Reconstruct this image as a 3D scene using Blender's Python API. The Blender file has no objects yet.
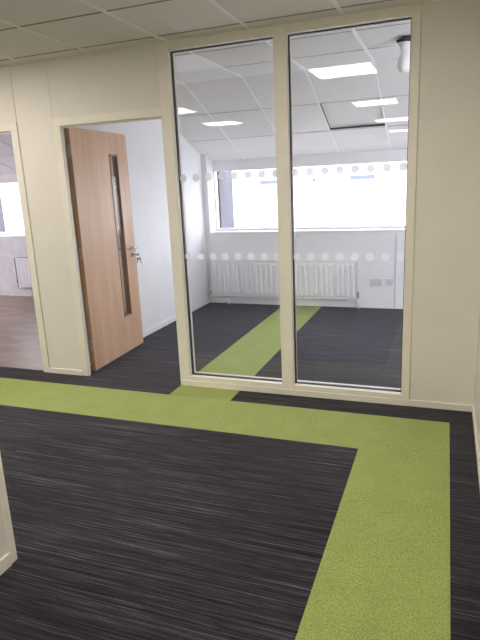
import bpy, bmesh, math, random
from mathutils import Matrix, Vector
random.seed(7)
S = bpy.context.scene
COL = S.collection

# ------------------------------------------------------------------ camera
cd = bpy.data.cameras.new('camera')
cam = bpy.data.objects.new('camera', cd); COL.objects.link(cam)
cd.sensor_fit = 'VERTICAL'; cd.sensor_height = 36.0; cd.lens = 546.37 / 640 * 36.0
cd.clip_start = 0.02; cd.clip_end = 400
CR = Vector((0.93708479, 0.34628695, -0.04424288))
CU = Vector((-0.04256419, 0.23912061, 0.9700565))
CF = Vector((-0.3464973, 0.90714204, -0.23881572))
m = Matrix((CR, CU, -CF)).transposed().to_4x4(); m.translation = Vector((0, -3.6778, 1.5227))
cam.matrix_world = m
S.camera = cam

# ------------------------------------------------------------------ sky, exposure
W = bpy.data.worlds.new('overcast_sky'); S.world = W; W.use_nodes = True
bg = W.node_tree.nodes['Background']
bg.inputs[0].default_value = (0.86, 0.885, 1.0, 1); bg.inputs[1].default_value = 5.3
S.view_settings.view_transform = 'Standard'; S.view_settings.look = 'None'
S.view_settings.gamma = 1; S.view_settings.use_curve_mapping = False
S.view_settings.exposure = 0.6
S.cycles.max_bounces = 14; S.cycles.diffuse_bounces = 8; S.cycles.transparent_max_bounces = 16
S.cycles.use_denoising = True
LED = 12.5                      # radiance of the lit ceiling panels
LEDC = (1.0, 0.915, 0.79, 1)

# ------------------------------------------------------------------ materials
MT = {}
def nm(name):
    mt = bpy.data.materials.new(name); mt.use_nodes = True; MT[name] = mt
    nt = mt.node_tree
    return mt, nt, nt.nodes['Principled BSDF']
def plain(name, col, rough=0.6, metal=0.0, noise=0.04, scale=30, bump=0.0, spec=0.5):
    mt, nt, b = nm(name); N, L = nt.nodes, nt.links
    b.inputs['Roughness'].default_value = rough; b.inputs['Metallic'].default_value = metal
    b.inputs['Specular IOR Level'].default_value = spec
    tc = N.new('ShaderNodeTexCoord'); nz = N.new('ShaderNodeTexNoise')
    nz.inputs['Scale'].default_value = scale; nz.inputs['Detail'].default_value = 4
    L.new(tc.outputs['Object'], nz.inputs['Vector'])
    r = N.new('ShaderNodeValToRGB'); L.new(nz.outputs['Fac'], r.inputs['Fac'])
    r.color_ramp.elements[0].position = 0.3; r.color_ramp.elements[1].position = 0.7
    r.color_ramp.elements[0].color = tuple(c * (1 - noise) for c in col) + (1,)
    r.color_ramp.elements[1].color = tuple(min(1, c * (1 + noise)) for c in col) + (1,)
    L.new(r.outputs['Color'], b.inputs['Base Color'])
    if bump:
        bp = N.new('ShaderNodeBump'); bp.inputs['Strength'].default_value = bump; bp.inputs['Distance'].default_value = 0.002
        L.new(nz.outputs['Fac'], bp.inputs['Height']); L.new(bp.outputs['Normal'], b.inputs['Normal'])
    return mt

plain('panel_white', (0.81, 0.785, 0.745), 0.55, noise=0.02, scale=4)
plain('frame_cream', (0.86, 0.83, 0.755), 0.4, noise=0.02, scale=6)
plain('paint_white', (0.84, 0.84, 0.85), 0.7, noise=0.02, scale=5)
plain('plaster_old', (0.37, 0.34, 0.335), 0.8, noise=0.10, scale=6)  # backlit shade of the stripped room walls is put into this darker colour
plain('tile_white', (0.78, 0.76, 0.73), 0.9, noise=0.05, scale=260, bump=0.25)
plain('bar_white', (0.88, 0.87, 0.85), 0.45, noise=0.01)
plain('joint_grey', (0.30, 0.29, 0.28), 0.8)  # grey paints in the shadow of the recessed cross joints
plain('joint_pale', (0.50, 0.49, 0.48), 0.8)
plain('tile_grey', (0.42, 0.39, 0.385), 0.9, noise=0.05, scale=260, bump=0.25)  # ceiling tile darkened to carry the dimness of the stripped room
plain('void_dark', (0.12, 0.115, 0.11), 0.9)
plain('gasket_black', (0.02, 0.02, 0.022), 0.5)
plain('radiator_white', (0.86, 0.86, 0.86), 0.35, noise=0.01)
plain('radiator_grey', (0.36, 0.335, 0.33), 0.5, noise=0.06, scale=8)  # unlit look of the stripped room radiator painted into its colour
plain('socket_grey', (0.66, 0.66, 0.68), 0.35, noise=0.01)
plain('plastic_white', (0.85, 0.85, 0.85), 0.3, noise=0.01)
plain('plastic_dark', (0.03, 0.027, 0.025), 0.5)
plain('steel', (0.55, 0.53, 0.50), 0.35, 1.0, noise=0.03, scale=80)
plain('hinge_steel', (0.50, 0.48, 0.45), 0.42, 0.5, noise=0.06, scale=90)
plain('exterior_pale', (0.72, 0.71, 0.68), 0.9, noise=0.04, scale=1.5)
plain('exterior_grey', (0.10, 0.10, 0.115), 0.8, noise=0.10, scale=5)
plain('exterior_ground', (0.45, 0.45, 0.44), 0.9, noise=0.10, scale=0.4)
plain('exterior_window', (0.105, 0.13, 0.21), 0.5, noise=0.05, scale=2)

def led(name):
    mt, nt, b = nm(name)
    b.inputs['Base Color'].default_value = (0.9, 0.88, 0.84, 1)
    b.inputs['Emission Color'].default_value = LEDC; b.inputs['Emission Strength'].default_value = LED
led('led_lit')

def glass(name, tint=(0.98, 0.98, 0.985), base=0.038, gain=0.95):
    mt, nt, b = nm(name); N, L = nt.nodes, nt.links; N.remove(b)
    out = N['Material Output']
    tr = N.new('ShaderNodeBsdfTransparent'); tr.inputs[0].default_value = tint + (1,)
    gl = N.new('ShaderNodeBsdfGlossy'); gl.inputs['Roughness'].default_value = 0.003
    lw = N.new('ShaderNodeLayerWeight'); lw.inputs['Blend'].default_value = 0.5
    pw = N.new('ShaderNodeMath'); pw.operation = 'POWER'; pw.inputs[1].default_value = 5
    ma = N.new('ShaderNodeMath'); ma.operation = 'MULTIPLY_ADD'; ma.inputs[1].default_value = gain; ma.inputs[2].default_value = base
    L.new(lw.outputs['Facing'], pw.inputs[0]); L.new(pw.outputs[0], ma.inputs[0])
    mx = N.new('ShaderNodeMixShader'); L.new(ma.outputs[0], mx.inputs[0]); L.new(tr.outputs[0], mx.inputs[1]); L.new(gl.outputs[0], mx.inputs[2])
    L.new(mx.outputs[0], out.inputs['Surface'])
glass('glass_clear')

def film():
    mt, nt, b = nm('frosted_film'); N, L = nt.nodes, nt.links; N.remove(b)
    out = N['Material Output']
    d = N.new('ShaderNodeBsdfDiffuse'); d.inputs[0].default_value = (0.99, 0.99, 0.99, 1)
    t = N.new('ShaderNodeBsdfTranslucent'); t.inputs[0].default_value = (0.99, 0.99, 0.99, 1)
    nz = N.new('ShaderNodeTexNoise'); nz.inputs['Scale'].default_value = 90
    mr = N.new('ShaderNodeMapRange'); mr.inputs['To Min'].default_value = 0.86; mr.inputs['To Max'].default_value = 0.92
    L.new(nz.outputs['Fac'], mr.inputs['Value'])
    mx = N.new('ShaderNodeMixShader'); L.new(mr.outputs[0], mx.inputs[0])
    L.new(d.outputs[0], mx.inputs[1]); L.new(t.outputs[0], mx.inputs[2])
    tp = N.new('ShaderNodeBsdfTransparent'); m2 = N.new('ShaderNodeMixShader'); m2.inputs[0].default_value = 0.10
    L.new(mx.outputs[0], m2.inputs[1]); L.new(tp.outputs[0], m2.inputs[2]); L.new(m2.outputs[0], out.inputs['Surface'])
film()

def bag():
    mt, nt, b = nm('bag_plastic'); N, L = nt.nodes, nt.links
    b.inputs['Base Color'].default_value = (0.92, 0.90, 0.90, 1); b.inputs['Roughness'].default_value = 0.35
    nz = N.new('ShaderNodeTexNoise'); nz.inputs['Scale'].default_value = 40
    mr = N.new('ShaderNodeMapRange'); mr.inputs['To Min'].default_value = 0.55; mr.inputs['To Max'].default_value = 0.95
    L.new(nz.outputs['Fac'], mr.inputs['Value']); L.new(mr.outputs[0], b.inputs['Alpha'])
bag()

def carpet(name, kind):
    mt, nt, b = nm(name); N, L = nt.nodes, nt.links
    b.inputs['Roughness'].default_value = 1.0; b.inputs['Specular IOR Level'].default_value = 0.12
    b.inputs['Sheen Weight'].default_value = 0.12 if kind == 'dark' else 0.08; b.inputs['Sheen Roughness'].default_value = 0.5
    tc = N.new('ShaderNodeNewGeometry'); oi = N.new('ShaderNodeObjectInfo')
    mu = N.new('ShaderNodeMath'); mu.operation = 'MULTIPLY'; mu.inputs[1].default_value = 0.25
    L.new(oi.outputs['Random'], mu.inputs[0])
    cx = N.new('ShaderNodeCombineXYZ'); L.new(mu.outputs[0], cx.inputs[2])
    def layer(sx, sy, det, rough=0.6):
        mp = N.new('ShaderNodeMapping'); mp.inputs['Scale'].default_value = (sx, sy, 1)
        L.new(tc.outputs['Position'], mp.inputs['Vector'])
        ad = N.new('ShaderNodeVectorMath'); ad.operation = 'ADD'
        L.new(mp.outputs[0], ad.inputs[0]); L.new(cx.outputs[0], ad.inputs[1])
        nz = N.new('ShaderNodeTexNoise'); nz.inputs['Scale'].default_value = 1; nz.inputs['Detail'].default_value = det
        nz.inputs['Roughness'].default_value = rough
        L.new(ad.outputs[0], nz.inputs['Vector']); return nz.outputs['Fac']
    def ramp(fac, stops):
        r = N.new('ShaderNodeValToRGB'); L.new(fac, r.inputs['Fac'])
        e = r.color_ramp.elements
        while len(e) < len(stops): e.new(0.5)
        for q, (p, c) in zip(e, stops): q.position = p; q.color = c + (1,)
        return r.outputs['Color']
    def mix(a, bb, fac, mode='MIX'):
        x = N.new('ShaderNodeMix'); x.data_type = 'RGBA'; x.blend_type = mode
        if isinstance(fac, float): x.inputs[0].default_value = fac
        else: L.new(fac, x.inputs[0])
        L.new(a, x.inputs[6]); L.new(bb, x.inputs[7]); return x.outputs[2]
    if kind == 'dark':
        st = layer(1.3, 125, 5, 0.7); fine = layer(6, 330, 2); spk = layer(240, 360, 2)
        c1 = ramp(st, [(0.36, (0.0075, 0.0075, 0.011)), (0.50, (0.0245, 0.0245, 0.0345)), (0.60, (0.057, 0.056, 0.072)), (0.70, (0.18, 0.168, 0.18))])
        c2 = ramp(fine, [(0.33, (0.35, 0.35, 0.35)), (0.68, (1.75, 1.72, 1.75))])
        c3 = ramp(spk, [(0.3, (0.45, 0.45, 0.45)), (0.7, (1.6, 1.55, 1.5))])
        c = mix(mix(c1, c2, 1.0, 'MULTIPLY'), c3, 1.0, 'MULTIPLY')
        h = st
    else:
        spk = layer(190, 190, 3, 0.7); big = layer(6, 6, 2)
        c1 = ramp(spk, [(0.30, (0.18, 0.23, 0.058)), (0.5, (0.345, 0.415, 0.13)), (0.70, (0.51, 0.59, 0.225))])
        c2 = ramp(big, [(0.3, (0.93, 0.93, 0.93)), (0.7, (1.05, 1.05, 1.05))])
        c = mix(c1, c2, 1.0, 'MULTIPLY'); h = spk
    L.new(c, b.inputs['Base Color'])
    bp = N.new('ShaderNodeBump'); bp.inputs['Strength'].default_value = 0.4; bp.inputs['Distance'].default_value = 0.003
    L.new(h, bp.inputs['Height']); L.new(bp.outputs['Normal'], b.inputs['Normal'])
carpet('carpet_dark', 'dark'); carpet('carpet_green', 'green')

def wood(name, light, dark, axis='Z', rough=0.42):
    mt, nt, b = nm(name); N, L = nt.nodes, nt.links
    b.inputs['Roughness'].default_value = rough
    tc = N.new('ShaderNodeTexCoord')
    def lay(sc, det):
        mp = N.new('ShaderNodeMapping'); mp.inputs['Scale'].default_value = sc
        L.new(tc.outputs['Object'], mp.inputs['Vector'])
        nz = N.new('ShaderNodeTexNoise'); nz.inputs['Scale'].default_value = 1; nz.inputs['Detail'].default_value = det
        nz.inputs['Distortion'].default_value = 0.6
        L.new(mp.outputs[0], nz.inputs['Vector']); return nz.outputs['Fac']
    a = lay((9, 9, 0.9), 4); f = lay((110, 110, 5), 3)
    ad = N.new('ShaderNodeMath'); ad.operation = 'MULTIPLY_ADD'; ad.inputs[1].default_value = 0.45
    L.new(f, ad.inputs[0]); L.new(a, ad.inputs[2])
    r = N.new('ShaderNodeValToRGB'); L.new(ad.outputs[0], r.inputs['Fac'])
    r.color_ramp.elements[0].position = 0.5; r.color_ramp.elements[0].color = dark + (1,)
    r.color_ramp.elements[1].position = 0.95; r.color_ramp.elements[1].color = light + (1,)
    L.new(r.outputs['Color'], b.inputs['Base Color'])
wood('oak_veneer', (0.74, 0.50, 0.345), (0.61, 0.385, 0.245))
wood('oak_lipping', (0.50, 0.32, 0.20), (0.38, 0.23, 0.14))
wood('oak_edge', (0.36, 0.21, 0.12), (0.24, 0.13, 0.07))

def bare_floor():
    mt, nt, b = nm('bare_subfloor'); N, L = nt.nodes, nt.links
    tc = N.new('ShaderNodeTexCoord')
    mp = N.new('ShaderNodeMapping'); mp.inputs['Scale'].default_value = (1.2, 3.0, 1); mp.inputs['Rotation'].default_value = (0, 0, 0.5)
    L.new(tc.outputs['Object'], mp.inputs['Vector'])
    nz = N.new('ShaderNodeTexNoise'); nz.inputs['Scale'].default_value = 1.6; nz.inputs['Detail'].default_value = 8; nz.inputs['Roughness'].default_value = 0.65
    L.new(mp.outputs[0], nz.inputs['Vector'])
    r = N.new('ShaderNodeValToRGB'); L.new(nz.outputs['Fac'], r.inputs['Fac'])
    e = r.color_ramp.elements; e.new(0.5)
    for q, (p, c) in zip(e, [(0.3, (0.15, 0.085, 0.055)), (0.5, (0.27, 0.175, 0.125)), (0.72, (0.42, 0.31, 0.24))]): q.position = p; q.color = c + (1,)
    L.new(r.outputs['Color'], b.inputs['Base Color'])
    mr = N.new('ShaderNodeMapRange'); mr.inputs['To Min'].default_value = 0.22; mr.inputs['To Max'].default_value = 0.5
    L.new(nz.outputs['Fac'], mr.inputs['Value']); L.new(mr.outputs[0], b.inputs['Roughness'])
bare_floor()

# ------------------------------------------------------------------ helpers
CACHE = {}
def link(o, parent=None):
    COL.objects.link(o)
    if parent is not None: o.parent = parent
    return o
def tag(o, label, cat=None, group=None, kind=None):
    if label: o['label'] = label
    if cat: o['category'] = cat
    if group: o['group'] = group
    if kind: o['kind'] = kind
    return o
def empty(name, loc=(0, 0, 0), rz=0.0):
    o = bpy.data.objects.new(name, None); o.empty_display_size = 0.1
    o.location = loc; o.rotation_euler = (0, 0, rz); return link(o)
def bm_box(bm, a, b):
    x0, y0, z0 = a; x1, y1, z1 = b
    v = [bm.verts.new(p) for p in ((x0, y0, z0), (x1, y0, z0), (x1, y1, z0), (x0, y1, z0), (x0, y0, z1), (x1, y0, z1), (x1, y1, z1), (x0, y1, z1))]
    for f in ((0, 3, 2, 1), (4, 5, 6, 7), (0, 1, 5, 4), (1, 2, 6, 5), (2, 3, 7, 6), (3, 0, 4, 7)): bm.faces.new([v[i] for i in f])
def bm_cyl(bm, p, q, r0, r1=None, n=16, caps=True):
    p, q = Vector(p), Vector(q); r1 = r0 if r1 is None else r1
    d = (q - p).normalized(); a = d.orthogonal().normalized(); c = d.cross(a)
    A = [bm.verts.new(p + r0 * (math.cos(t) * a + math.sin(t) * c)) for t in [2 * math.pi * i / n for i in range(n)]]
    B = [bm.verts.new(q + r1 * (math.cos(t) * a + math.sin(t) * c)) for t in [2 * math.pi * i / n for i in range(n)]]
    for i in range(n):
        f = bm.faces.new((A[i], A[(i + 1) % n], B[(i + 1) % n], B[i])); f.smooth = True
    if caps: bm.faces.new(A[::-1]); bm.faces.new(B)
def bm_tube(bm, pts, r, n=12):
    for p, q in zip(pts, pts[1:]): bm_cyl(bm, p, q, r, n=n)
    for p in pts[1:-1]: bmesh.ops.create_uvsphere(bm, u_segments=n, v_segments=8, radius=r * 1.02, matrix=Matrix.Translation(p))
def mesh_obj(name, bm, mat, parent=None, loc=(0, 0, 0)):
    me = bpy.data.meshes.new(name)
    bmesh.ops.recalc_face_normals(bm, faces=bm.faces); bm.to_mesh(me); bm.free()
    me.materials.append(MT[mat])
    o = bpy.data.objects.new(name, me); o.location = loc
    return link(o, parent)
def box(name, a, b, mat, parent=None, bev=0.0):
    """box between two corners given in the parent's space; alike boxes share mesh data"""
    a, b = [min(p, q) for p, q in zip(a, b)], [max(p, q) for p, q in zip(a, b)]
    h = [(q - p) / 2 for p, q in zip(a, b)]; c = [(p + q) / 2 for p, q in zip(a, b)]
    key = tuple(round(x, 5) for x in h) + (mat, bev)
    me = CACHE.get(key)
    if me is None:
        bm = bmesh.new(); bm_box(bm, [-x for x in h], h)
        if bev: bmesh.ops.bevel(bm, geom=list(bm.edges), offset=bev, segments=2, affect='EDGES', profile=0.6)
        me = bpy.data.meshes.new(name); bm.to_mesh(me); bm.free(); me.materials.append(MT[mat]); CACHE[key] = me
    o = bpy.data.objects.new(name, me); o.location = c
    return link(o, parent)
def slab(name, a, b, mat, label, bev=0.0):
    o = box(name, a, b, mat, None, bev)          # keep the origin at the world origin so that children use world coordinates
    me = o.data.copy(); me.transform(Matrix.Translation(o.location)); o.data = me; o.location = (0, 0, 0)
    return tag(o, label, None, None, 'structure')

# ------------------------------------------------------------------ key dimensions (metres; partition front face is y = 0)
CEIL = 2.498
XR = 0.223                 # right-hand corridor wall
BX = [-3.0434 + 0.6 * i for i in range(-6, 9)]      # ceiling runners
G1L, G1R, G2L, G2R = -1.8465, -1.0919, -1.0022, -0.2422
FL, FR = -1.9287, -0.188
GT, GB = 2.444, 0.080
PT = 0.10                  # partition thickness
XD = -2.975                # room face of the dividing wall
YW, YG = 2.97, 3.17        # wall under the window, window plane
YK = 1.50                  # where the flat ceiling turns into the slope
SL = math.atan(0.394)
XE = 1.40                  # far right end of the glazed room

# ------------------------------------------------------------------ floors
fl = slab('floor', (-6.0, -11.0, -0.20), (XE, 3.3, -0.006), 'carpet_dark', 'dark streaked carpet floor with lime green tile bands')
TX, TY = 0.073, -0.22
def tile(x0, x1, y0, y1, green):
    box('carpet_tile', (x0, y0, -0.006), (x1, y1, 0.0), 'carpet_green' if green else 'carpet_dark', fl)
g = 0.0003
for i in range(-10, 3):
    x0 = TX + 0.5 * i; x1 = x0 + 0.5
    for j in range(-9, 7):
        y0 = TY + 0.5 * j; y1 = y0 + 0.5
        cx, cy = x0 + 0.25, y0 + 0.25
        a, b = x0 + g, x1 - g
        c, d = y0 + g, y1 - g
        if cy < -0.2:
            if cx > XR: b = XR
            if a >= XR: continue
            if i > 0: continue
            green = (j == -1 and i <= -1) or (i == -1 and j <= -1)
        else:
            green = (i == -4)
            if x1 < XD + 0.1:
                if j > 0: continue
                d = 0.03
            if d > YW: d = YW
            if b > XE: b = XE
        tile(a, b, c, d, green)
slab('floor', (-9.0, 0.03, -0.20), (XD - 0.05, 3.3, 0.0), 'bare_subfloor', 'bare brown stripped floor in the room beyond the empty doorway')

# ------------------------------------------------------------------ ceilings
def grid_ceiling(root, xs, ys, x_lo, x_hi, y_lo, y_hi, z, skip=(), raised=(), tmat='tile_white', jw=0.006, jm='joint_grey', bar='bar_white', bw=0.012):
    """tiles between runner lines xs and cross lines ys, clipped to the rectangle"""
    X = [x_lo] + [x for x in sorted(xs) if x_lo + 0.02 < x < x_hi - 0.02] + [x_hi]
    Y = [y_lo] + [y for y in sorted(ys) if y_lo + 0.02 < y < y_hi - 0.02] + [y_hi]
    for a, b in zip(X, X[1:]):
        for c, d in zip(Y, Y[1:]):
            mx, my = (a + b) / 2, (c + d) / 2
            if any(abs(mx - s[0]) < 0.2 and abs(my - s[1]) < 0.2 for s in skip): continue
            up = 0.03 if any(abs(mx - s[0]) < 0.2 and abs(my - s[1]) < 0.2 for s in raised) else 0.0
            box('ceiling_tile', (a + 0.004, c + 0.003, z + 0.005 + up), (b - 0.004, d - 0.003, z + 0.018 + up), tmat, root)
    for x in X[1:-1]: box('ceiling_runner', (x - bw, y_lo, z), (x + bw, y_hi, z + 0.005), bar, root)
    for y in Y[1:-1]: box('cross_runner', (x_lo, y - jw, z + 0.002), (x_hi, y + jw, z + 0.0045), jm, root)

CY = [-0.15 - 0.6 * k for k in range(20)]
lights_main = [(-0.943, -1.65 - 2.4 * k) for k in range(4)]
c1 = slab('ceiling', (-6.0, -11.0, CEIL + 0.07), (XR, 0.05, CEIL + 0.15), 'void_dark', 'tiled suspended ceiling over the corridor')
grid_ceiling(c1, BX, CY, -1.68, XR, -11.0, 0.0, CEIL, skip=lights_main)
grid_ceiling(c1, BX, CY, -6.0, -1.68, -2.115, 0.0, CEIL, skip=[(-3.343, -1.05), (-5.143, -1.05)])
OX = [-3.14 - 0.6 * k for k in range(-3, 6)]; OY = [-2.74 - 0.6 * k for k in range(8)]
lights_added = [(-3.343, -1.05), (-5.143, -1.05)]  # panels added out of view to give the corridor more light
lights_office = [(-3.44, -3.04), (-3.44, -4.84), (-4.64, -3.04), (-4.64, -4.84)]
c2 = slab('ceiling', (-6.0, -7.0, CEIL + 0.055), (-1.78, -2.13, CEIL + 0.068), 'void_dark', 'tiled suspended ceiling over the side office behind the wall end')
grid_ceiling(c2, OX, OY, -6.0, -1.78, -7.0, -2.115, CEIL, skip=lights_office)

def slope_ceiling(name, x_lo, x_hi, label, skip_flat=(), raised=(), tmat='tile_white'):
    r = empty(name); tag(r, label, None, None, 'structure')
    box('backing_board', (x_lo, PT, CEIL + 0.07), (x_hi, YK + 0.03, CEIL + 0.12), 'void_dark', r)
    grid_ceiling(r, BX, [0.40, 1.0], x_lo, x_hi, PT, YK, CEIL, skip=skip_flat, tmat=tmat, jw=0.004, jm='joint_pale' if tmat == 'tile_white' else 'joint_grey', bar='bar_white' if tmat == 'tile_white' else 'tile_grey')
    s = empty('sloping_ceiling', (0, YK, CEIL)); s.rotation_euler = (-SL, 0, 0); s.parent = r
    box('backing_board', (x_lo, -0.02, 0.07), (x_hi, 1.95, 0.12), 'void_dark', s)
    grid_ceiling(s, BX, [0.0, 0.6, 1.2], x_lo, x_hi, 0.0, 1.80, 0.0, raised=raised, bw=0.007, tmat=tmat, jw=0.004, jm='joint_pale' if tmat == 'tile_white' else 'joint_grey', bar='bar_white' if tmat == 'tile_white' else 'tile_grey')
    return r
slope_ceiling('ceiling', XD, XE, 'white tiled ceiling sloping down to the window in the glazed room',
              skip_flat=[(-2.143, 0.70)], raised=[(-0.943, 0.9)])
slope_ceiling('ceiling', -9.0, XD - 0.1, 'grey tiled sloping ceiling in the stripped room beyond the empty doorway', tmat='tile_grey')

# ------------------------------------------------------------------ partition facing the camera
wf = empty('wall_front'); tag(wf, 'cream panelled partition holding the doorway and glazing', None, None, 'structure')
def panel(x0, x1, z0, z1): box('wall_panel', (x0 + 0.0015, 0, z0), (x1 - 0.0015, PT, z1), 'panel_white', wf, 0.0012)
D1L, D1R = -4.16, -3.28     # empty doorway
panel(-6.0, -5.42, 0.0, CEIL); panel(-5.42, D1L - 0.062, 0.0, CEIL)
panel(D1L - 0.062, D1R + 0.065, 2.085, CEIL)
panel(D1R + 0.068, -2.868, 0.0, CEIL)
panel(-2.868, FL, 2.085, CEIL)
panel(FR, XR, 0.0, CEIL)
for x in (-5.42, D1L - 0.062, D1R + 0.0665, -2.868):
    box('joint_strip', (x - 0.004, 0.004, 0.0 if x < -5 else 2.09), (x + 0.004, 0.02, CEIL), 'joint_pale', wf)
bf = empty('baseboard_front'); tag(bf, 'low cream metal skirting along the partition', None, None, 'structure')
for a, b in ((D1R + 0.068, -2.868), (FR, XR), (-6.0, D1L - 0.065)):
    box('skirting_length', (a, -0.012, 0.0), (b, 0.0, 0.045), 'frame_cream', bf, 0.002)
tc_ = empty('trim_1'); tag(tc_, 'thin cream edge trim where ceiling meets partition', None, None, 'structure')
box('edge_angle', (-6.0, -0.02, CEIL - 0.001), (XR, 0.0, CEIL + 0.004), 'frame_cream', tc_)

def glazed(name, xl, xr, gl, gr, label, dots_low, dots_high, ml, mr):
    r = empty(name, ((gl + gr) / 2, 0.05, 0.0)); tag(r, label, None, None, 'structure')
    ox, oy = (gl + gr) / 2, 0.05
    def bb(n, a, b, mat, bev=0.0, par=r): return box(n, (a[0] - ox, a[1] - oy, a[2]), (b[0] - ox, b[1] - oy, b[2]), mat, par, bev)
    bb('frame_head', (gl, -0.008, GT), (gr, PT + 0.008, CEIL), 'frame_cream', 0.003)
    bb('frame_sill', (gl, -0.008, 0.045), (gr, PT + 0.008, GB), 'frame_cream', 0.003)
    bb('base_strip', (xl, -0.014, 0.0), (xr, PT + 0.012, 0.045), 'frame_cream', 0.003)
    if ml: bb('frame_stile', (xl, -0.008, 0.045), (gl, PT + 0.008, CEIL), 'frame_cream', 0.004)
    bb('frame_stile', (gr, -0.008, 0.045), (xr, PT + 0.008, CEIL), 'frame_cream', 0.004)
    gk = 0.006
    for a, b in (((gl, 0.036, GB), (gl + gk, 0.064, GT)), ((gr - gk, 0.036, GB), (gr, 0.064, GT)),
                 ((gl, 0.036, GT - gk), (gr, 0.064, GT)), ((gl, 0.036, GB), (gr, 0.064, GB + gk))):
        bb('gasket', a, b, 'gasket_black')
    p = bb('pane', (gl + 0.001, 0.045, GB + 0.001), (gr - 0.001, 0.055, GT - 0.001), 'glass_clear')
    pc = p.location
    for z, xs in ((1.021, dots_low), (1.592, dots_high)):
        for x in xs:
            me = CACHE.get('dot')
            if me is None:
                bm = bmesh.new(); bm.faces.new([bm.verts.new((0.0275 * math.cos(t), 0, 0.0275 * math.sin(t))) for t in [2 * math.pi * i / 28 for i in range(28)]])   # thin printed film
                me = bpy.data.meshes.new('manifestation_dot'); bm.to_mesh(me); bm.free(); me.materials.append(MT['frosted_film']); CACHE['dot'] = me
            o = bpy.data.objects.new('manifestation_dot', me); o.location = (x - ox - pc.x, -0.0058, z - pc.z); link(o, p)
    return r
DL = [-1.813 + 0.1 * k for k in range(8)]; DR = [-0.974 + 0.1005 * k for k in range(8)]
glazed('window_1', FL, G2L - 0.0005, G1L, G1R, 'tall glazed panel beside the door with dot stickers', DL, DL, True, True)
glazed('window_2', G2L, FR, G2L, G2R, 'tall glazed panel beside the blank wall panel with dot stickers', DR, DR, False, True)

# door frames
def frame(name, xl, xr, label):
    r = empty(name, ((xl + xr) / 2, 0, 0)); tag(r, label, None, None, 'structure'); ox = (xl + xr) / 2
    def bb(n, a, b, bev=0.003): return box(n, (a[0] - ox, a[1], a[2]), (b[0] - ox, b[1], b[2]), 'frame_cream', r, bev)
    if name == 'trim_2':
        bb('jamb', (xl - 0.060, -0.008, 0.0), (xl, 0.030, 2.0245)); bb('jamb', (xl - 0.060, 0.030, 0.0), (xl - 0.026, 0.066, 2.0245))
    else: bb('jamb', (xl - 0.060, -0.008, 0.0), (xl, PT + 0.008, 2.0245))
    bb('head', (xl - 0.060, -0.008, 2.0245), (xr + (0.062 if name == 'trim_3' else 0.0), PT + 0.008, 2.085))
    if name == 'trim_3': bb('jamb', (xr, -0.008, 0.0), (xr + 0.065, PT + 0.008, 2.0245))
    # door stops
    if name != 'trim_2': bb('door_stop', (xl, 0.012, 0.0), (xl + 0.012, 0.05, 2.0245), 0.001)
    bb('door_stop', (xr - 0.012, 0.012, 0.0), (xr, 0.05, 2.0245), 0.001)
    bb('door_stop', (xl + 0.012, 0.012, 2.0125), (xr - 0.012, 0.05, 2.0245), 0.001)
    return r
frame('trim_2', -2.806, FL - 0.001, 'cream frame around the open oak door')
frame('trim_3', D1L, D1R, 'cream frame of the empty doorway into the stripped room')

# ------------------------------------------------------------------ oak door, standing open
DA = math.radians(93)
dr = empty('door_1', (-2.811, 0.110, 0.0), DA); tag(dr, 'light oak door with tall narrow glass slot standing open', None, None, 'structure')
DW, DH, DT = 0.895, 2.032, 0.044
SX0, SX1, SZ0, SZ1 = 0.568, 0.712, 0.352, 1.846
bm = bmesh.new()
bm_box(bm, (0, 0, 0.008), (SX0, DT, DH)); bm_box(bm, (SX1, 0, 0.008), (DW, DT, DH))
bm_box(bm, (SX0, 0, 0.008), (SX1, DT, SZ0)); bm_box(bm, (SX0, 0, SZ1), (SX1, DT, DH))
mesh_obj('leaf', bm, 'oak_veneer', dr)
box('lipping', (-0.004, 0, 0.008), (0, DT, DH), 'oak_lipping', dr); box('lipping', (DW, 0, 0.008), (DW + 0.004, DT, DH), 'oak_edge', dr)
vp = empty('vision_panel', (SX0, 0, SZ0)); vp.parent = dr
w, h = SX1 - SX0, SZ1 - SZ0
for a, b in (((0, -0.004, 0), (0.009, DT + 0.004, h)), ((w - 0.009, -0.004, 0), (w, DT + 0.004, h)), ((0.014, -0.004, 0), (w - 0.014, DT + 0.004, 0.014)), ((0.014, -0.004, h - 0.014), (w - 0.009, DT + 0.004, h))):
    box('glazing_bead', a, b, 'oak_edge', vp)
box('pane', (0.009, 0.010, 0.009), (w - 0.009, 0.016, h - 0.009), 'glass_clear', vp)
for side in (-1, 1):
    y0 = 0.0 if side < 0 else DT
    hd = empty('lever_handle', (0.838, y0, 0.985)); hd.parent = dr
    bm = bmesh.new(); bm_cyl(bm, (0, 0, 0), (0, side * 0.008, 0), 0.026, n=24); mesh_obj('rose', bm, 'steel', hd)
    bm = bmesh.new(); bm_tube(bm, [Vector((0, side * 0.006, 0)), Vector((0, side * 0.052, 0)), Vector((-0.11, side * 0.052, 0)), Vector((-0.125, side * 0.040, 0))], 0.0095)
    mesh_obj('lever', bm, 'steel', hd)
    bm = bmesh.new(); bm_cyl(bm, (0.838, y0, 0.915), (0.838, y0 + side * 0.010, 0.915), 0.025, n=24)
    bm_box(bm, (0.834, y0 + side * 0.014, 0.895) if side > 0 else (0.834, y0 - 0.014, 0.895), (0.842, y0 + side * 0.009, 0.935) if side > 0 else (0.842, y0 - 0.009, 0.935))
    mesh_obj('lock_escutcheon', bm, 'steel', dr)
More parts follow.
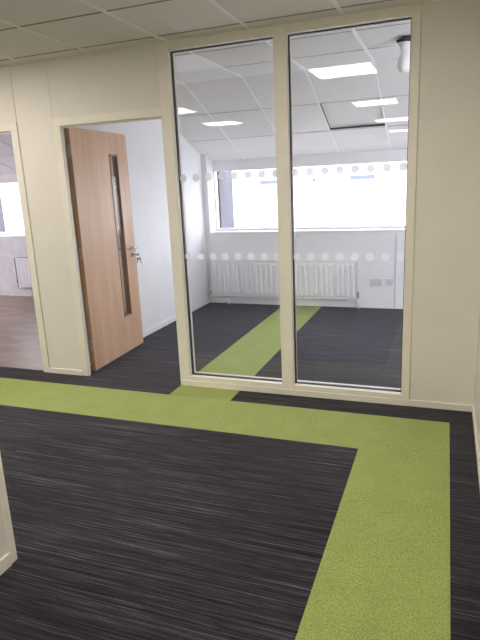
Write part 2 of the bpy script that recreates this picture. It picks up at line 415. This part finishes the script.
for z in (0.24, 1.03, 1.85):
    hg = empty('hinge', (-0.004, 0.0, z)); hg.parent = dr
    bm = bmesh.new(); bm_cyl(bm, (-0.003, 0.050, -0.05), (-0.003, 0.050, 0.05), 0.007, n=12); mesh_obj('knuckle', bm, 'hinge_steel', hg)
    box('hinge_plate', (-0.0025, 0.006, -0.05), (0.0, 0.046, 0.05), 'hinge_steel', hg)
    box('hinge_plate', (-0.046, 0.046, -0.05), (-0.0025, 0.049, 0.05), 'hinge_steel', hg)
# keys left in the lock
D = dr.matrix_basis
kx = D @ Vector((0.838, -0.014, 0.915))
kr = empty('key_bunch', tuple(kx), DA); tag(kr, 'small bunch of keys hanging from the oak door lock', 'keys')
bm = bmesh.new(); bm_box(bm, (-0.0015, -0.030, -0.004), (0.0015, 0.0, 0.004)); bm_cyl(bm, (-0.0015, -0.042, 0), (0.0015, -0.042, 0), 0.013, n=18)
mesh_obj('key', bm, 'steel', kr)
bm = bmesh.new()
pts = [Vector((0.0, -0.050 + 0.014 * math.sin(t), -0.018 + 0.014 * math.cos(t))) for t in [2 * math.pi * i / 16 for i in range(17)]]
bm_tube(bm, pts, 0.0015, 6); mesh_obj('key_ring', bm, 'steel', kr)
for dx, rot in ((0.012, 0.2), (-0.010, -0.25)):
    bm = bmesh.new(); bm_cyl(bm, (-0.001, 0, -0.012), (0.001, 0, -0.012), 0.011, n=16); bm_box(bm, (-0.001, -0.004, -0.055), (0.001, 0.004, -0.02))
    k = mesh_obj('key', bm, 'hinge_steel', kr, (dx * 0.3, -0.050 + dx, -0.030)); k.rotation_euler = (rot, 0, 0.4)

# ------------------------------------------------------------------ other walls
slab('wall_right', (XR, -11.0, 0), (XR + 0.1, PT, CEIL + 0.06), 'panel_white', 'plain cream wall running back on the right of the corridor')
slab('baseboard_right', (XR - 0.012, -11.0, 0), (XR, -0.013, 0.045), 'frame_cream', 'low cream skirting along the right corridor wall', 0.002)
wl = empty('wall_left', (-1.73, -2.115, 0)); tag(wl, 'cream wall end with trimmed corner and skirting in the foreground', None, None, 'structure')
box('wall_panel', (-0.05, -8.885, 0), (0.05, -0.035, CEIL + 0.05), 'panel_white', wl)
box('corner_trim', (-0.056, -0.038, 0), (0.056, 0.0, CEIL + 0.004), 'frame_cream', wl, 0.003)
slab('baseboard_left', (-1.68, -11.0, 0), (-1.668, -2.155, 0.06), 'frame_cream', 'cream skirting on the foreground wall end', 0.002)
slab('wall_rear', (-1.68, -11.1, 0), (XR + 0.1, -11.0, CEIL + 0.06), 'panel_white', 'cream wall closing the far end of the corridor')
slab('wall_rear', (-6.0, -7.1, 0), (-1.78, -7.0, CEIL + 0.05), 'panel_white', 'cream wall closing the far end of the side office')
slab('wall_far_left', (-6.1, -7.1, 0), (-6.0, PT, CEIL + 0.06), 'panel_white', 'cream wall at the far left end of the corridor')

dv = empty('wall_divider'); tag(dv, 'white wall between the glazed room and the stripped room', None, None, 'structure')
bm = bmesh.new()
zb = CEIL - (3.3 - YK) * math.tan(SL)
def prism(x0, x1):
    prof = [(PT, 0), (3.3, 0), (3.3, zb + 0.06), (YK, CEIL + 0.06), (PT, CEIL + 0.06)]
    A = [bm.verts.new((x0, y, z)) for y, z in prof]; B = [bm.verts.new((x1, y, z)) for y, z in prof]
    bm.faces.new(A); bm.faces.new(B[::-1])
    for i in range(5): bm.faces.new((A[i], A[(i + 1) % 5], B[(i + 1) % 5], B[i]))
prism(XD - 0.1, XD)
mesh_obj('wall_face', bm, 'paint_white', dv)
box('skirting_board', (XD, PT + 0.012, 0), (XD + 0.012, YW, 0.06), 'paint_white', dv, 0.002)
bm = bmesh.new(); prism(XE, XE + 0.1); tag(mesh_obj('wall_far_right', bm, 'paint_white'), 'white end wall of the glazed room', None, None, 'structure')
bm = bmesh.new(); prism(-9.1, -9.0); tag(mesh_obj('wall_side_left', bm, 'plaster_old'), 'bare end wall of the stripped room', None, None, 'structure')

def window_wall(x0, x1, wx0, wx1, mat, label, name):
    """wall under and around a strip window; the reveal is set back from the wall below"""
    r = empty(name); tag(r, label, None, None, 'structure')
    box('wall_face', (x0, YW, 0), (x1, YG + 0.13, 0.925), mat, r)
    box('pier', (x0, YW, 0.925), (wx0, YG + 0.13, 1.96), mat, r)
    box('pier', (wx1, YW, 0.925), (x1, YG + 0.13, 1.96), mat, r)
    box('lintel', (wx0, YG, 1.722), (wx1, YG + 0.13, 1.90), mat, r)
    return r
WX0, WX1 = -2.900, 1.10
window_wall(XD, XE, WX0, WX1, 'paint_white', 'white wall under the strip window behind the glazing', 'wall_back')
VX0, VX1 = -6.95, -5.75
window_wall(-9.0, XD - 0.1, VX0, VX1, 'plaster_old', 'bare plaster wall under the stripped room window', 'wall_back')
def strip_window(name, x0, x1, label, mulls):
    ox = (x0 + x1) / 2
    r = empty(name, (ox, YG, 0.925)); tag(r, label, None, None, 'structure')
    def bb(n, a, b, mat, bev=0.003): return box(n, (a[0] - ox, a[1] - YG, a[2] - 0.925), (b[0] - ox, b[1] - YG, b[2] - 0.925), mat, r, bev)
    bb('window_sill', (x0 + 0.001, YW - 0.012, 0.925), (x1 - 0.001, YG + 0.06, 0.945), 'plastic_white', 0.004)
    f0, f1 = YG + 0.012, YG + 0.07
    bb('window_frame', (x0, f0, 0.945), (x1, f1, 0.975), 'plastic_white'); bb('window_frame', (x0, f0, 1.712), (x1, f1, 1.722), 'plastic_white')
    bb('window_frame', (x0, f0, 0.975), (x0 + 0.014, f1, 1.712), 'plastic_white'); bb('window_frame', (x1 - 0.025, f0, 0.975), (x1, f1, 1.712), 'plastic_white')
    xs = [x0 + 0.014] + mulls + [x1 - 0.025]
    for mx in mulls: bb('mullion', (mx - 0.02, f0, 0.975), (mx + 0.02, f1, 1.712), 'plastic_white')
    for a, b in zip(xs, xs[1:]): bb('pane', (a, YG + 0.04, 0.976), (b, YG + 0.046, 1.711), 'glass_clear', 0)
strip_window('window_3', WX0, WX1, 'wide bright strip window above the long radiator', [0.05])
strip_window('window_4', VX0, VX1, 'bright window seen through the empty doorway', [-6.02])

# ------------------------------------------------------------------ ceiling lights
def ceiling_light(x, y, label, lit=True, group=None):
    r = empty('ceiling_light', (x, y, CEIL)); tag(r, label, 'ceiling light', group)
    for a, b in (((-0.296, -0.296, -0.001), (0.296, -0.276, 0.016)), ((-0.296, 0.276, -0.001), (0.296, 0.296, 0.016)), ((-0.296, -0.276, -0.001), (-0.276, 0.276, 0.016)), ((0.276, -0.276, -0.001), (0.296, 0.276, 0.016))):
        box('frame', a, b, 'bar_white', r)
    box('diffuser', (-0.276, -0.276, 0.002), (0.276, 0.276, 0.012), 'led_lit' if lit else 'plastic_white', r)
GL = 'lit panels in a row over the corridor'
for k, (x, y) in enumerate(lights_main):
    ceiling_light(x, y, ['lit square ceiling panel mirrored largest above the strip window, close to the glazing',
                         'lit square ceiling panel mirrored second in the row on the glazing',
                         'lit square ceiling panel mirrored third in the row on the glazing',
                         'lit square ceiling panel mirrored smallest, last in the row on the glazing'][k], True, GL)
for k, (x, y) in enumerate(lights_office):
    ceiling_light(x, y, ['lit square panel of the side office mirrored by the door-side glass edge',
                         'lit square panel of the side office mirrored in mid pane beside the door',
                         'lit square panel of the side office nearer the corridor, out of the mirror',
                         'lit square panel of the side office by its rear wall, out of the mirror'][k], True, 'lit panels in the side office')
for k, (x, y) in enumerate(lights_added):
    ceiling_light(x, y, ['lit square ceiling panel over the green band by the empty doorway', 'lit square ceiling panel at the corridor end past the empty doorway'][k], True, GL)
ceiling_light(-2.143, 0.70, 'unlit white square ceiling panel inside the glazed room', False)

# ------------------------------------------------------------------ bagged detector on the room ceiling
dt = empty('bagged_detector', (-0.330, 0.76, CEIL)); tag(dt, 'dark round ceiling detector with a limp white bag hanging below', 'detector')
bm = bmesh.new(); bm_cyl(bm, (0.012, 0, 0.0), (0.012, 0, -0.014), 0.040, n=24); bm_cyl(bm, (0, 0, -0.014), (0, 0, -0.034), 0.066, 0.060, n=24)
mesh_obj('base', bm, 'plastic_dark', dt)
bm = bmesh.new()
prof = [(0.050, -0.028), (0.047, -0.06), (0.034, -0.09), (0.033, -0.11), (0.040, -0.14), (0.044, -0.18), (0.041, -0.21), (0.028, -0.232), (0.010, -0.240)]
n = 20; rings = []
for k, (r_, z) in enumerate(prof):
    rings.append([bm.verts.new((r_ * (1 + 0.10 * math.sin(3 * t + k)) * math.cos(t) + 0.006 * math.sin(k * 0.9), 0.75 * r_ * (1 + 0.12 * math.cos(4 * t + 1.3 * k)) * math.sin(t), z)) for t in [2 * math.pi * i / n for i in range(n)]])
for A, B in zip(rings, rings[1:]):
    for i in range(n):
        f = bm.faces.new((A[i], A[(i + 1) % n], B[(i + 1) % n], B[i])); f.smooth = True
bm.faces.new(rings[-1])
mesh_obj('bag', bm, 'bag_plastic', dt)

# ------------------------------------------------------------------ radiators
def radiator(x0, x1, z0, z1, label, valve_mat, rm):
    r = empty('radiator', ((x0 + x1) / 2, YW - 0.004, 0)); tag(r, label, 'radiator')
    hw = (x1 - x0) / 2; H = z1 - z0
    n = round((x1 - x0 - 0.03) / 0.0655); p = (2 * hw - 0.03) / n
    xs, ds = [-hw], [0]
    for i in range(n):
        a = -hw + 0.015 + i * p
        for f, d in ((0.02, 0), (0.18, 1), (0.70, 1), (0.86, 0)): xs.append(a + f * p); ds.append(d)
    xs.append(hw); ds.append(0)
    zs = [(0, 0), (0.022, 0), (0.045, 1), (H - 0.045, 1), (H - 0.022, 0), (H, 0)]
    bm = bmesh.new()
    G = [[bm.verts.new((x, -0.085 - (0.014 if rm == 'radiator_white' else 0.003) * d * k, z0 + z)) for x, d in zip(xs, ds)] for z, k in zs]
    for A, B in zip(G, G[1:]):
        for i in range(len(xs) - 1): bm.faces.new((A[i], A[i + 1], B[i + 1], B[i]))
    mesh_obj('front_panel', bm, rm, r)
    box('back_panel', (-hw, -0.084, z0), (hw, -0.045, z1 - 0.004), rm, r)
    tg = box('top_grille', (-hw, -0.086, z1 - 0.004), (hw, -0.040, z1), rm, r, 0.001)
    for s in (-1, 1): box('side_cover', (s * hw - (0.003 if s > 0 else -0.0), -0.098, z0 + 0.01), (s * hw + (0.0 if s > 0 else 0.003), -0.040, z1), rm, r)
    for bx in (-hw + 0.25, hw - 0.25): box('wall_bracket', (bx - 0.02, -0.045, z0 + 0.06), (bx + 0.02, 0.0, z1 - 0.06), rm, r)
    for s in (-1, 1):
        v = empty('valve', (s * (hw + 0.020), -0.065, z0 + 0.04)); v.parent = r
        vm = valve_mat if s < 0 else 'steel'
        bm = bmesh.new(); bm_cyl(bm, (-s * 0.022, 0, 0), (s * 0.012, 0, 0), 0.012); bm_cyl(bm, (0, 0, -0.025), (0, 0, 0.03), 0.013); mesh_obj('valve_body', bm, 'steel', v)
        bm = bmesh.new(); bm_cyl(bm, (0, 0, 0.03), (0, 0, 0.062), 0.017, 0.014); mesh_obj('valve_cap', bm, vm, v)
    zl = z0 - 0.045 if z0 < 0.12 else z0 - 0.03
    xa = -hw - 0.020
    bm = bmesh.new()
    bm_tube(bm, [Vector((xa, -0.065, z0 + 0.03)), Vector((xa, -0.065, zl)), Vector((xa + 0.25, -0.065, zl)), Vector((xa + 0.25, -0.065, 0.0))], 0.009); mesh_obj('supply_pipe', bm, rm, r)
    bm = bmesh.new(); bm_tube(bm, [Vector((hw + 0.020, -0.065, z0 + 0.03)), Vector((hw + 0.020, -0.065, 0.0))], 0.009); mesh_obj('return_pipe', bm, rm, r)
    return r
radiator(-2.885, -0.985, 0.115, 0.575, 'long white panel radiator under the strip window behind the glazing', 'plastic_white', 'radiator_white')
radiator(-6.12, -4.45, 0.16, 0.61, 'white radiator with dark valve seen through the empty doorway', 'plastic_dark', 'radiator_grey')

# ------------------------------------------------------------------ sockets and conduit
def socket(x0, x1, gangs, label):
    r = empty('wall_socket', ((x0 + x1) / 2, YW, 0.280)); tag(r, label, 'socket', None)
    hw = (x1 - x0) / 2
    box('back_plate', (-hw, -0.010, 0), (hw, 0, 0.086), 'socket_grey', r, 0.003)
    for gx in ([-0.036, 0.036] if gangs == 2 else [0.0]):
        for px, pz, sx, sz in ((0, 0.047, 0.002, 0.005), (-0.011, 0.027, 0.004, 0.002), (0.011, 0.027, 0.004, 0.002)):
            box('pin_slot', (gx + px - sx, -0.0108, pz - sz), (gx + px + sx, -0.0098, pz + sz), 'plastic_dark', r)
        box('rocker_switch', (gx - 0.006, -0.014, 0.062), (gx + 0.006, -0.010, 0.076), 'plastic_white', r, 0.001)
socket(-0.838, -0.692, 2, 'white double wall socket between radiator and smaller socket')
socket(-0.652, -0.566, 1, 'white single wall socket beside the vertical trunking')
slab('trim_4', (-0.552, YW - 0.014, 0.012), (-0.532, YW, 0.912), 'socket_grey', 'thin white vertical cable trunking below the window sill', 0.002)

# ------------------------------------------------------------------ outside
tag(box('ground', (-90, 3.6, -4.4), (90, 120, -4.2), 'exterior_ground'), 'pale paved yard outside the windows', None, None, 'structure')
ep = box('outer_pier', (WX0 - 0.5, YG + 0.17, -4.2), (WX0 + 0.012, YG + 0.66, 2.3), 'exterior_grey'); tag(ep, 'grey masonry pier just outside the strip window', 'pier')
ep = box('outer_pier', (VX0 - 0.5, YG + 0.17, -4.2), (VX0 - 0.005, YG + 0.50, 2.3), 'exterior_grey'); tag(ep, 'grey masonry pier just outside the stripped room window', 'pier')
fb = empty('far_building', (-6, 28, -4.2)); tag(fb, 'pale far building with small blue windows seen through the strip window', 'building')
box('wall', (-24, 0, 0), (20, 9, 7.2), 'exterior_pale', fb)
box('parapet', (-24.2, -0.25, 7.2), (20.2, 9.2, 7.5), 'exterior_pale', fb)
for a, b, z0, z1 in ((0.85, 2.2, 5.76, 5.98), (-1.28, -1.10, 5.74, 5.92), (-4.43, -3.27, 5.73, 5.95)):
    box('window', (a, -0.04, z0), (b, 0.05, z1), 'exterior_window', fb)
